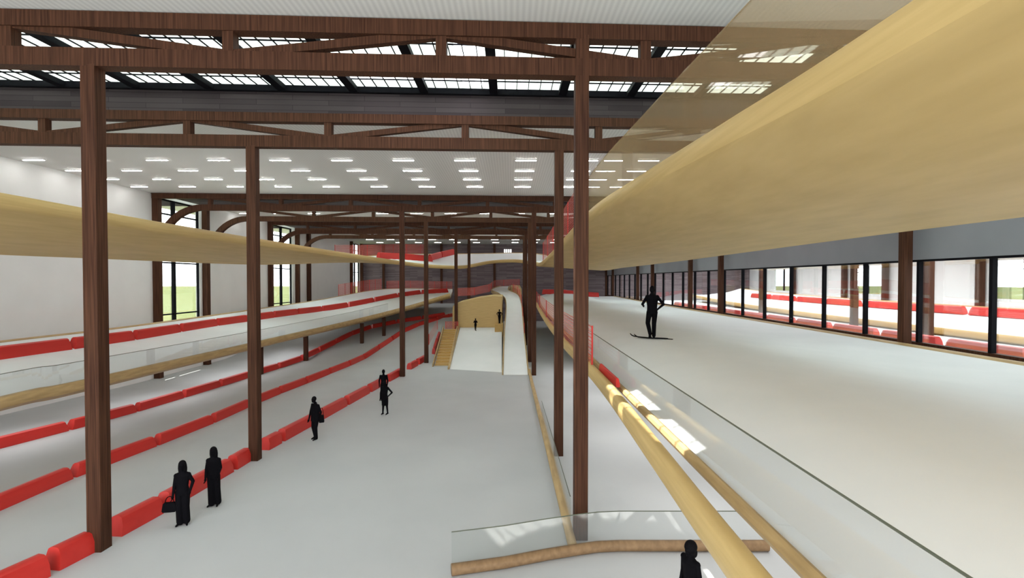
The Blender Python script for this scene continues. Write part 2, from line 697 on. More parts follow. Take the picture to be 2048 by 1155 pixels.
# ------------------------------------------------------------------ columns
def column(x, Y, top_h, label, group, w=.34, base=None, name='column'):
    zb = (floorz(x, Y) if base is None else base) - .02
    m = MB()
    m.box((x - w / 2, Y - w / 2, zb), (x + w / 2, Y + w / 2, CAMZ + top_h))
    o = m.build(name, M['brown'])
    tag(o, label, 'column', group)
    bv = o.modifiers.new('bevel', 'BEVEL')
    bv.width = .015
    bv.segments = 2
    return o


LROW = [(-9.87, 'thick brown timber column nearest on the left, standing in the front red barriers'),
        (-9.45, 'brown timber column second from the front on the left, behind two women'),
        (-8.0, 'brown timber column third in the left row, behind the pair of standing people'),
        (-7.25, 'brown timber column fourth in the left row, where the barriers reach the stairs'),
        (-5.9, 'slim brown timber column rising behind the stairs to the wooden block'),
        (-5.2, 'far slim brown column right of the one behind the stairs')]
for i, (x, lb) in enumerate(LROW):
    column(x, skew(TR[i], x) if i < 5 else 63.6, (TB[i] + .05) if i < 5 else CEILH, lb, 'left inner row of columns')
RROW = [(1.77, 'tallest brown timber column right of centre, reaching the nearest truss'),
        (1.85, 'brown timber column just left of the tallest one, under the second truss'),
        (1.80, 'brown column beside the right edge of the ski ramp, under the third truss'),
        (1.72, 'brown column close behind the ramp-side one, under the fourth truss'),
        (1.74, 'far thin brown column under the fifth truss, right of the ramp top'),
        (1.74, 'farthest thin brown column under the last truss, right of the ramp top')]
for i, (x, lb) in enumerate(RROW):
    column(x, skew(TR[i], x), TB[i] + (1.0 if i == 0 else .05), lb, 'right inner row of columns', w=.335)
for Yc, lb in ((20.5, 'nearest wide brown column in front of the glazed wall'), (38.5, 'second brown column along the glazed wall'),
               (45.0, 'third brown column along the glazed wall'), (57.0, 'fourth column along the glazed wall, behind the skier'),
               (63.6, 'fifth brown column along the glazed wall, left of the skier'), (79.0, 'sixth thin column at the far end of the glazed wall'),
               (84.5, 'farthest thin column at the end of the glazed wall')):
    column(16.25, Yc, CEILH, lb, 'columns along the glazed wall', base=CAMZ - 2.9)
for Yc, lb in ((36.55, 'brown wall column left of the first tall window'), (42.4, 'brown wall column right of the first tall window'),
               (53.8, 'brown wall column left of the second tall window'), (60.6, 'brown wall column right of the second tall window'), (64.0, 'brown wall column standing free on the white wall right of the second tall window'),
               (81.2, 'brown wall column left of the farthest window'), (86.7, 'brown wall column in the far left corner')):
    column(XL + .22, Yc, CEILH, lb, 'columns on the left wall', w=.44)

for k, Yc in enumerate((19.3, 26.1, 37.3, 44.1, 55.3, 62.1, 73.3)):
    column(XS - .4, Yc, 2.28, 'brown column by the far wall of the hall next door, %s along, seen through the glazed wall' % ORD[k], 'columns in the hall next door', w=.5, base=CAMZ - 3.5)
for k, Yc in enumerate((30.0, 36.5, 50.0)):
    column(25.2, Yc, 2.28, 'brown column close behind the glazed wall in the hall next door, %s along' % ORD[k], 'nearer columns in the hall next door', w=.4, base=CAMZ - 3.5)
# far corner columns against the plank wall
for px, lb in ((767, 'brown column on the dark back wall, leftmost'), (883, 'thin brown column on the dark back wall, second from its left'), (937, 'thin brown column on the back wall, right of centre-left'), (989, 'thin brown column on the back wall above the wooden block')):
    p = at(px, 560, YF - .5)
    column(p.x, YF - .4, CEILH, lb, 'columns on the plank wall', w=.4)

# ------------------------------------------------------------------ ceiling lights
lamp = None
for r, (Y, word) in enumerate(((26.2, 'nearest'), (28.7, 'second'), (31.15, 'third'), (33.6, 'farthest'))):
    for k in range(-8, 5):
        x = .84 + 3.2 * k
        if lamp is None:
            lamp = empty('ceiling_light', (x, Y, CAMZ + CEILH - .07))
            MB().box((x - .56, Y - .06, CAMZ + CEILH - .05), (x + .56, Y + .06, CAMZ + CEILH)).build('housing', M['white'], lamp)
            MB().box((x - .53, Y - .045, CAMZ + CEILH - .07), (x + .53, Y + .045, CAMZ + CEILH - .048)).build('diffuser', M['lamp'], lamp)
            o = lamp
        else:
            o = lamp.copy()
            C.objects.link(o)
            o.location = (x, Y, CAMZ + CEILH - .07)
            for ch in lamp.children:
                c = ch.copy()
                C.objects.link(c)
                c.parent = o
        tag(o, 'slim white ceiling light, %s from the left in the %s row' % (ORD[k + 8], word), 'ceiling light', 'slim ceiling lights')
for r, (Y, word) in enumerate(((47.0, 'near'), (51.0, 'far'))):
    for k in range(-8, 5):
        x = .84 + 3.2 * k
        o = lamp.copy()
        C.objects.link(o)
        o.location = (x, Y, CAMZ + CEILH - .07)
        for ch in lamp.children:
            c = ch.copy()
            C.objects.link(c)
            c.parent = o
        tag(o, 'distant ceiling light seen between trusses, %s from the left, %s row' % (ORD[k + 8], word), 'ceiling light', 'distant ceiling lights')

far = []  # extra rows added to even out the light, largely out of view
for Y, ks in ((-6, range(-7, 4, 2)), (-1.5, range(-7, 4, 2)), (3, range(-7, 4, 2)), (66, range(-7, 4)), (71, range(-7, 4)), (77, range(-7, 4)), (83, range(-7, 4))):
    for k in ks:
        o = lamp.copy()
        C.objects.link(o)
        o.location = (.84 + 3.2 * k, Y, CAMZ + CEILH - .07)
        for ch in lamp.children:
            c = ch.copy()
            C.objects.link(c)
            c.parent = o
        tag(o, 'extra ceiling light added to even out the hall light, %s' % ('over the far end behind the last truss' if Y > 60 else 'over the front of the hall above the viewer'), 'ceiling light',
            'added ceiling lights over the far end' if Y > 60 else 'added ceiling lights over the front of the hall')


# ------------------------------------------------------------------ tracks
def section_rails(inner, outer, sec):
    rails = []
    for side, inset, dz in sec:
        r = []
        for a, b in zip(inner, outer):
            u = (b - a).normalized()
            p = a + u * inset if side == 0 else b - u * inset
            r.append(p + Vector((0, 0, dz)))
        rails.append(r)
    return rails


HULL = [(0, .30, -.03), (0, .15, 0), (0, .06, -.04), (0, .01, -.13), (0, 0, -.25), (0, .05, -.38), (0, .16, -.44), (1, .16, -.44), (1, .05, -.38), (1, 0, -.25),
        (1, .01, -.13), (1, .06, -.04), (1, .15, 0), (1, .30, -.03), (1, .32, -.26), (0, .32, -.26)]
SNOW = [(0, .31, -.06), (1, .31, -.06), (1, .31, -.2), (0, .31, -.2)]

# high loop overhead
I_ = [W(-13, 2, 2.35), W(-13, 12.7, 2.29), W(-13, 21, 2.2), W(-12.3, 38, 2.1), W(-11.2, 52, 2.0), W(-9.2, 60, 1.85), W(-6, 65, 1.9), W(-2.6, 66.8, 2.6), W(.6, 66.6, 2.75),
      W(2.7, 61.5, 2.3), W(3, 51, 1.85), W(3, 38, 2.1), W(3, 27, 2.5), W(3, 18.75, 2.75), W(3, 11.5, 2.5), W(3, 7.14, 2.3), W(3, 3.85, 2.17), W(3, -4, 2.1)]
O_ = [W(-18.4, 2, 1.3), W(-18.4, 12.7, 1.3), W(-18.3, 21, 1.35), W(-18, 38, 1.6), W(-17.3, 55, 2.6), W(-14.5, 66, 3.5), W(-9, 72, 3.85), W(-3, 73.5, 4.0), W(3, 71, 3.9),
      W(7.5, 63, 2.7), W(9, 51, 1.45), W(9, 38, 1.4), W(9, 27, 1.4), W(9, 18.75, 1.45), W(9, 11.5, 1.5), W(9, 7.14, 1.5), W(9, 3.85, 1.5), W(9, -4, 1.5)]
NI, NO = catmull(I_, 120), catmull(O_, 120)
loop = MB().loft(section_rails(NI, NO, HULL)).build('elevated_track', M['beige'], smooth=35)
tag(loop, 'high curved plywood ski track passing overhead on both sides of the hall', 'ski track')
MB().loft(section_rails(NI, NO, SNOW)).build('snow_surface', M['snow'], loop, smooth=40)

# middle track on the left
I2 = [W(-16.5, 2, -4.05), at(0, 797, 16.5), at(175, 760, 19.9), at(520, 683, 33.6), at(700, 641, 48), at(810, 613, 55), at(900, 586, 61)]
O2 = [W(-23.6, 2, -2.85), W(-23.6, 16.5, -2.85), at(0, 679, 23.2), at(300, 644, 33), at(620, 601, 58.75), at(768, 577, 72), at(905, 577, 75)]
MI, MO = catmull(I2, 70), catmull(O2, 70)
mid = HULL2 = [(0, .30, -.03), (0, .15, 0), (0, .06, -.04), (0, .01, -.13), (0, 0, -.25), (0, .05, -.36), (0, .5, -.62), (0, 2.2, -.75), (1, 1.2, -.75), (1, .16, -.62), (1, .05, -.38), (1, 0, -.25),
         (1, .01, -.13), (1, .06, -.04), (1, .15, 0), (1, .30, -.03), (1, .32, -.45), (0, 2.2, -.65), (0, .34, -.42)]
mid = MB().loft(section_rails(MI, MO, HULL2)).build('banked_track', M['curb'], smooth=35)
tag(mid, 'raised ski track along the left wall with pale rounded timber edges', 'ski track')
MB().loft(section_rails(MI, MO, [(0, .31, -.06), (0, 2.2, -.28), (1, 2.2, -.36), (1, 1.2, -.22), (1, .31, -.06), (1, .31, -.4), (0, 2.2, -.6), (0, .31, -.38)])).build('snow_surface', M['snow'], mid, smooth=40)

def on_track(p, I, O, dz):
    best = None
    for a, b in zip(I, O):
        u = b - a
        t = max(0, min(1, (p - a).dot(u) / u.length_squared))
        q = a + u * t
        d = (Vector((q.x, q.y, 0)) - Vector((p.x, p.y, 0))).length
        if best is None or d < best[0]:
            best = (d, q)
    return Vector((p.x, p.y, best[1].z + dz))


for px, py, lb in ((521, 748, 'short brown support under the left track, mostly hidden behind the second left column'), (612, 721, 'short brown support under the left track, left of two shorter ones'),
                   (724, 686, 'short brown support under the far part of the left track'), (768, 671, 'shortest brown support under the left track, farthest right')):
    g = ground(px, py)
    t = on_track(g, MI, MO, -.8)
    m = MB()
    m.box((g.x - .16, g.y - .16, g.z - .02), (g.x + .16, g.y + .16, t.z))
    tag(m.build('track_support', M['brown']), lb, 'support', 'short supports under the left track')

# right upper piste
I3 = [W(2.9, -4, -2.86), W(2.9, 8, -2.86), W(2.95, 20, -2.86), W(3.0, 35, -2.8), W(3.2, 50, -2.75), W(3.6, 62, -2.6), W(4.2, 76, -2.4)]
O3 = [W(16.1, -4, -2.55), W(16.1, 8, -2.55), W(16.1, 20, -2.55), W(16.1, 35, -2.55), W(16.1, 50, -2.55), W(16.1, 62, -2.5), W(16.1, 76, -2.4)]
PI3, PO3 = catmull(I3, 50), catmull(O3, 50)
SEC3 = [(0, .16, -.01), (0, .1, .02), (0, .03, .0), (0, 0, -.06), (0, .02, -.12), (0, .2, -.16), (0, .9, -.42), (1, .05, -.42), (1, 0, -.1), (1, .05, 0), (1, .3, .02), (1, .45, -.05), (1, .48, -.25), (0, .9, -.3), (0, .2, -.1)]
up = MB().loft(section_rails(PI3, PO3, SEC3)).build('upper_track', M['curb'], smooth=35)
tag(up, 'wide upper piste on the right beside the glazed wall', 'ski track')
MB().loft(section_rails(PI3, PO3, [(0, .19, -.05), (0, .9, .18), (0, 2.0, .46), (0, 3.0, .52), (0, 5.0, .46), (1, 4.5, .02), (1, 2, -.06), (1, .46, -.04), (1, .46, -.3), (0, 1.0, -.3), (0, .19, -.1)])).build('snow_surface', M['snow'], up, smooth=50)

# track in the hall next door
SI = catmull([W(27, 8, -3.0), W(27, 30, -3.0), W(27.4, 48, -2.95), W(28.5, 66, -2.75), W(30, 82, -2.4)], 30)
SO = catmull([W(35.5, 8, -1.95), W(35.5, 30, -1.95), W(35.8, 48, -1.9), W(36.5, 66, -1.7), W(38, 82, -1.3)], 30)
st2 = MB().loft(section_rails(SI, SO, HULL2)).build('banked_track', M['step'], smooth=35)
tag(st2, 'timber-edged ski track in the hall next door, seen through the glazed wall', 'ski track')
MB().loft(section_rails(SI, SO, [(0, .31, -.06), (0, 2.2, -.28), (1, 2.2, -.36), (1, 1.2, -.22), (1, .31, -.06), (1, .31, -.4), (0, 2.2, -.6), (0, .31, -.38)])).build('snow_surface', M['snow'], st2, smooth=40)

# timber edge beam in front of the piste
bp = catmull([W(2.2, -3, -2.93), W(2.35, 4.87, -2.93), W(2.46, 8.2, -2.93), W(2.62, 13.2, -2.93), W(2.62, 18, -2.93), W(2.55, 24, -2.95), W(2.65, 36, -2.93), W(2.9, 50, -2.85), W(3.1, 60, -2.7)], 50)
eb = MB()
rl = []
for k in range(14):
    a = 2 * PI * k / 14
    ca, sa = math.cos(a), math.sin(a)
    ex = .13 * math.copysign(abs(ca) ** .7, ca)
    ez = .21 * math.copysign(abs(sa) ** .7, sa)
    rl.append([p + Vector((ex, 0, ez)) for p in bp])
eb.loft(rl)
tag(eb.build('edge_beam', M['beige'], smooth=40), 'long rounded plywood edge beam running along the left side of the upper piste', 'edge beam')


# ------------------------------------------------------------------ glass rails
def glass_rail(name, pts, h, label, glassm, t=.02, cap=M['steel'], capr=.012, pane_len=None):
    pts = [Vector(p) for p in pts]
    root = empty(name, pts[0])
    tag(root, label, 'glass railing')
    n = []
    for i, p in enumerate(pts):
        d = (pts[min(i + 1, len(pts) - 1)] - pts[max(i - 1, 0)])
        d.z = 0
        d.normalize()
        n.append(Vector((-d.y, d.x, 0)))
    hv = Vector((0, 0, h))
    m = MB().loft([[p - q * t / 2 for p, q in zip(pts, n)], [p + q * t / 2 for p, q in zip(pts, n)],
                   [p + q * t / 2 + hv for p, q in zip(pts, n)], [p - q * t / 2 + hv for p, q in zip(pts, n)]])
    m.build('glass_pane', glassm, root)
    MB().tube([p + hv for p in pts], capr, 6).build('top_edge', cap, root)
    return root


glass_rail('glass_railing', [p + Vector((.12, 0, -.02)) for p in catmull(I3[:4], 20)], .93,
           'clear glass railing along the left edge of the upper piste', M['faint_glass'])
glass_rail('glass_railing', [p + Vector((.15, 0, -.02)) for p in NI if p.x > 2.7 and p.y < 24], 1.4,
           'glass screen with a painted amber reflection, on top of the overhead track at upper right', M['reflect_glass'], cap=M['reflect_glass'])
glass_rail('glass_railing', [p + Vector((-.15, 0, -.02)) for p in MI if p.x < -12.6], .8,
           'clear glass railing along the front of the left raised track', M['faint_glass'])

# curb and glass at the bottom of the view
cp = [ground(903, 1152), ground(1010, 1135), ground(1095, 1120), ground(1150, 1110), ground(1195, 1104), ground(1240, 1102), ground(1500, 1102), ground(1535, 1102)]
cpz = [p + Vector((0, 0, .12)) for p in cp]
cm = MB()
cm.tube(cpz, .125, 12)
tag(cm.build('floor_curb', M['curb2'], smooth=50), 'rounded timber floor curb bending across the bottom of the view', 'curb')
glass_rail('glass_railing', [p + Vector((0, .02, .10)) for p in cpz], .72, 'clear glass screen standing on the bent floor curb', M['rail_glass'])

# curb along the right row of columns
c2 = [ground(1160, 1112), ground(1100, 900), ground(1066, 765)]
c2 = [Vector((1.50, p.y, floorz(0, p.y) + .1)) for p in c2] + [Vector((1.5, 39, .12))]
tag(MB().tube(c2, .115, 10).build('floor_curb', M['curb'], smooth=50), 'straight timber floor curb beside the right row of columns', 'curb')
glass_rail('glass_railing', [Vector((1.53, yy, floorz(0, yy) + .2)) for yy in (12.6, 18, 24)], .8,
           'low clear glass screen on the straight curb by the tallest column', M['rail_glass'])

# ------------------------------------------------------------------ ramps, block and stairs in the middle distance
RZ = lambda Y: 1.95 * max(0, min(1, (Y - 40) / 15))
rm = MB()
L0, R0 = (-4.85, -.62), (-5.45, -.9)
rm.add([(-4.85, 40, -.02), (-.62, 38.6, -.02), (-.9, 55, 1.95), (-5.5, 55, 1.95), (-4.85, 40, -.06), (-.62, 38.6, -.06), (-.9, 55, -.05), (-5.5, 55, -.05)],
       [(0, 1, 2, 3), (4, 7, 6, 5), (0, 4, 5, 1), (1, 5, 6, 2), (2, 6, 7, 3), (3, 7, 4, 0)])
ramp = rm.build('snow_ramp', M['snow'])
tag(ramp, 'broad white snow ramp rising to the wooden block, beside the stairs', 'ramp')
MB().beam((-4.93, 40, .02), (-5.58, 55, 1.98), .14, .3).build('side_board', M['curb'], ramp)
# stairs
st = empty('staircase', (-5.9, 41.5, 0))
tag(st, 'ochre timber staircase climbing left of the snow ramp', 'staircase')
NST = 14
for k in range(NST):
    t = k / NST
    y0 = 41.8 + 11.5 * t
    xl, xr = -6.3 - .75 * t, -5.12 - .6 * t
    MB().box((xl, y0, 1.95 * t - .02), (xr, y0 + 11.5 / NST + .03, 1.95 * (k + 1) / NST)).build('step', M['step'], st)
MB().beam((-5.03, 41.2, .1), (-5.64, 53.4, 2.1), .1, .34).build('stringer', M['curb'], st)
MB().beam((-6.38, 41.2, .1), (-7.1, 53.4, 2.1), .08, .3).build('stringer', M['curb'], st)
# landing net post
# wooden block with a rounded left end
wb = MB()
prof = [at(1004, 656, 55.1), at(1004, 593, 55.1), at(985, 592, 55.1), at(955, 596, 55.1), at(925, 603, 55.1), at(912, 606, 55.1), at(906, 612, 55.1), at(905, 622, 55.1), at(905, 700, 55.1)]
prof = [Vector((p.x, 55.1, p.z)) for p in prof]
prof[0].z = prof[-1].z = .0
back = [p + Vector((.0, 8, 0)) for p in prof]
n = len(prof)
wb.add(prof + back, [tuple(range(n)), tuple(reversed(range(n, 2 * n)))] + [(i, (i + 1) % n, (i + 1) % n + n, i + n) for i in range(n)])
blk = wb.build('timber_block', M['beige'], smooth=40)
tag(blk, 'large pale plywood block with rounded left corner behind the broad ramp', 'timber block')
pl = MB().box((-1.62, 52.9, 1.2), (-.72, 55.05, CAMZ - 4.64)).build('timber_plinth', M['step'])
tag(pl, 'small ochre timber plinth beside the narrow ramp, with a person on it', 'plinth')
# narrow ramp
I4 = [W(-.5, 37.6, -7.12), W(-.5, 48, -5.15), W(-.45, 61, -2.62), W(-1.3, 65, -1.85), W(-2.5, 69, -1.4), W(-2.2, 74, -1.15), W(-1.4, 79, -.95)]
O4 = [W(1.35, 37.6, -7.12), W(1.32, 48, -5.15), W(1.3, 60, -2.75), W(.9, 65, -1.85), W(-.2, 69, -1.4), W(-.3, 74, -1.15), W(-.1, 79, -.95)]
A4, B4 = catmull(I4, 50), catmull(O4, 50)
SEC4 = [(0, -.1, .12), (0, -.02, .12), (0, -.02, -.02), (1, -.02, -.02), (1, -.02, .12), (1, -.1, .12), (1, -.1, -.35), (0, -.1, -.35)]
nr = MB().loft(section_rails(A4, B4, SEC4)).build('ski_ramp', M['curb'], smooth=30)
tag(nr, 'long narrow white ramp rising straight ahead and curling left at its top', 'ramp')
MB().loft(section_rails(A4, B4, [(0, 0, 0), (1, 0, 0), (1, 0, -.1), (0, 0, -.1)])).build('snow_surface', M['snow'], nr, smooth=40)
# supports of the narrow ramp
wk = MB()
q0 = [W(-.35, 63, -7.15), W(-.35, 63, -2.55), W(-.15, 68, -1.6), W(-.1, 74, -1.2), W(-.1, 74, -7.15)]
pr = [(-.3, 64.2), (1.75, 64.2), (1.75, 72.5), (.2, 72.5), (-.1, 69)]
pr = [(1.42, 63.0), (1.5, 64), (1.5, 76), (.15, 76), (.05, 70.5), (.8, 66.5)]
zt = [CAMZ - 1.55, CAMZ - 1.1, CAMZ - .75, CAMZ - .75, CAMZ - .85, CAMZ - 1.1]
wk.add([(x, y, 0) for x, y in pr] + [(x, y, z) for (x, y), z in zip(pr, zt)],
       [tuple(range(6)), tuple(range(6, 12))] + [(i, (i + 1) % 6, (i + 1) % 6 + 6, i + 6) for i in range(6)])
tag(wk.build('timber_block', M['beige'], smooth=30), 'pale plywood block right of the narrow ramp where it curls left', 'timber block')


# ------------------------------------------------------------------ red padded barriers
def unit_barrier():
    m = MB()
    # cross-section in y/z, length along x (unit 1), bevelled ends
    prof = [(-.5, 0), (.5, 0), (.5, .55), (.36, .92), (.2, 1), (-.2, 1), (-.36, .92), (-.5, .55)]
    rails = []
    for y, z in prof:
        e = .5 - .042 * max(0, z - .1) / .9
        rails.append([Vector((t * e, y, z)) for t in (-1, -.97, 0, .97, 1)])
    m.loft(rails)
    me_o = m.build('padded_barrier', M['red'], smooth=35, origin=(0, 0, 0))
    return me_o


proto = unit_barrier()
used = [False]


def barriers(pts, seg, h, w, labelf, group, gap=.14, cat='barrier', maxn=60, phase=0.0):
    pts = [Vector(p) for p in pts]
    Ltot = plen(pts)
    s = -phase
    k = 0
    while s < Ltot - seg * .35 and k < maxn:
        a, b = max(0, s + gap / 2), min(Ltot, s + seg - gap / 2)
        if b - a > .5:
            p, q = poly_walk(pts, (a, b))
            o = proto if not used[0] else proto.copy()
            if used[0]:
                C.objects.link(o)
            used[0] = True
            d = q - p
            o.location = (p + q) / 2 + Vector((0, 0, -.01))
            o.rotation_euler = (0, -math.atan2(d.z, math.hypot(d.x, d.y)), math.atan2(d.y, d.x))
            o.scale = (d.length, w, h)
            tag(o, labelf(k), cat, group)
            k += 1
        s += seg


def gpath(px):
    return [ground(*p) for p in px]


L1 = [(-140, 1262), (60, 1165), (203, 1088), (360, 1001), (510, 911), (660, 827), (810, 743), (862, 713)]


def y1(x):
    for (a, b), (c, d) in zip(L1, L1[1:]):
        if x <= c:
            return b + (d - b) * (x - a) / (c - a)
    return L1[-1][1]


segs = [(-70, 88), (104, 176), (229, 314), (322, 457), (464, 493), (529, 555), (561, 628), (632, 688), (692, 734), (738, 772), (775, 801), (818, 832), (835, 852)]
for k, (xa, xb) in enumerate(segs):
    a, b = ground(xa, y1(xa)), ground(xb, y1(xb))
    barriers([a, b], (b - a).length, .50, .40, lambda _, k=k: 'red padded barrier in the row along the left columns, %s from the front' % ORD[k], 'barriers along the left columns', gap=0)
barriers(gpath([(867, 708), (872, 690), (879, 671)]), 4.5, .5, .3, lambda k: 'red padded barrier running from the fourth left column towards the stairs, %s' % ('nearer half' if k == 0 else 'farther half'), 'barriers by the stairs')
r2 = gpath([(-90, 1056), (0, 1014), (165, 946), (310, 891), (430, 843), (523, 800), (600, 770), (660, 746), (700, 730), (730, 716), (760, 696), (790, 676), (812, 661), (845, 648), (880, 638), (905, 632)])
barriers(r2, 3.6, .44, .32, lambda k: 'red padded barrier in the middle row on the left snow, %s from the front' % ORD[k], 'barriers in the middle row')
r3 = gpath([(-60, 911), (0, 896), (170, 851), (300, 815), (380, 790), (490, 756), (590, 726), (650, 697), (700, 671), (730, 659), (780, 648), (830, 640), (890, 631)])
barriers(r3, 3.6, .46, .34, lambda k: 'red padded barrier in the row under the left raised track, %s from the front' % ORD[k], 'barriers under the raised track')
r4 = catmull([W(-22.2, 4, -3.4), W(-22.2, 12, -3.4), at(0, 725, 21.6), at(165, 705, 25.7), at(500, 654, 42.3), at(640, 632, 54), at(765, 612, 63), at(845, 589, 69), at(900, 583, 71)], 60)


barriers([on_track(p, MI, MO, -.36) for p in r4], 4.2, .60, .35, lambda k: 'red padded barrier on the raised track by the left wall, %s from the front' % ORD[k], 'barriers on the left raised track')
# on the far bend of the high loop
r5a = [NI[k].lerp(NO[k], .62 - .035 * (k - 29)) + Vector((0, 0, -.08)) for k in range(29, 38)]
barriers(r5a, 5.0, .75, .4, lambda k: 'small red barrier on the high loop before its far bend, %s from the left' % ORD[k], 'barriers on the high loop')
r5b = [NI[k].lerp(NO[k], .42 + .09 * (k - 37)) + Vector((0, 0, -.08)) for k in range(37, 44)]
barriers(r5b, 4.5, .8, .4, lambda k: 'small red barrier slanting up the far snow bank, %s from the left' % ORD[k], 'barriers on the far snow bank')
# far end of the upper piste
barriers([W(4.6, 73, -2.0), W(7.5, 73.2, -2.05), W(10, 73.2, -2.3), W(13, 73, -2.5)], 2.9, .7, .5,
         lambda k: 'red barrier across the far end of the upper piste, %s from the left' % ORD[k], 'barriers at the end of the upper piste')
barriers([on_track(W(33.6, yy, 0), SI, SO, -.36) for yy in (20, 30, 40, 50, 60, 70)], 5.5, .6, .4,
         lambda k: 'red barrier on the track in the hall next door, %s along, behind the glazed wall' % ORD[k], 'barriers on the track next door', gap=.4)
barriers([W(22.8, 17, -3.5), W(23.2, 70, -3.5)], 4.6, .5, .4, lambda k: 'red barrier on the snow floor next door, %s along, behind the glazed wall' % ORD[k], 'barriers on the floor next door', gap=.5)
barriers([W(2.84, 13.0, -2.80), W(2.84, 15.7, -2.80)], 2.7, .22, .10, lambda k: 'narrow red pad between the edge beam and the glass railing', 'pads by the glass railing')


# ------------------------------------------------------------------ red nets
def net(pts, h, label, group=None):
    pts = [Vector(p) for p in pts]
    m = MB()
    N = len(pts)
    acc = 0
    uv = []
    vs = []
    for i, p in enumerate(pts):
        if i:
            acc += (p - pts[i - 1]).length
        hh = h[i] if isinstance(h, (list, tuple)) else h
        vs += [p, p + Vector((0, 0, hh))]
        uv += [(acc, 0), (acc, hh)]
    m.add(vs, [(2 * i, 2 * i + 2, 2 * i + 3, 2 * i + 1) for i in range(N - 1)])
    m.uv = uv
    root = empty('safety_net', pts[0])
    tag(root, label, 'safety net', group)
    m.build('mesh', M['net'], root, origin=None)
    for i in range(0, N, max(1, N // 5)):
        hh = h[i] if isinstance(h, (list, tuple)) else h
        MB().tube([pts[i], pts[i] + Vector((0, 0, hh))], .03, 6).build('post', M['red'], root)
    return root


net([p + Vector((0, 0, .225)) for p in bp if 15.5 < p.y < 58], 1.25, 'translucent red net along the far part of the right edge beam')
net([p + Vector((.12, 0, 0)) for p in NI[72:92] if p.y > 24], 1.7, 'red net on the overhead track edge right of the far columns')
net([p + Vector((0, 0, -.02)) for p in NO[26:40]], 1.3, 'red net along the left outer edge of the high loop near the far window')
net([p + Vector((0, 0, -.02)) for p in MO[50:58]], 1.5, 'red net on the raised track edge below the far left window')
net([p + Vector((0, 0, -.02)) for p in MO[58:70]], 1.1, 'pale red net along the far bend of the left raised track')
net([W(-6.6, 63.2, -2.0), W(-4.5, 63.2, -1.9), W(-2.7, 64.5, -1.5), W(-2.6, 68, -1.4)], 1.0, 'red net on the wooden block left of the curling ramp top')
net([W(-2.6, 70, -1.3), W(-2.3, 76, -1.0), W(-1.0, 80, -.9), W(1.5, 80, -.8)], 1.0, 'red net around the top of the narrow ramp')
net([p + Vector((.05, 0, .1)) for p in B4[8:30]], 1.0, 'thin red net along the right side of the narrow ramp')
net([W(-7.7, 53, -5.2), W(-7.55, 46.5, -6.0)], 1.0, 'pink net beside the staircase top')
net([W(-6.9, 53.6, -5.2), W(-5.6, 53.6, -5.2)], .8, 'small pink net at the staircase landing')


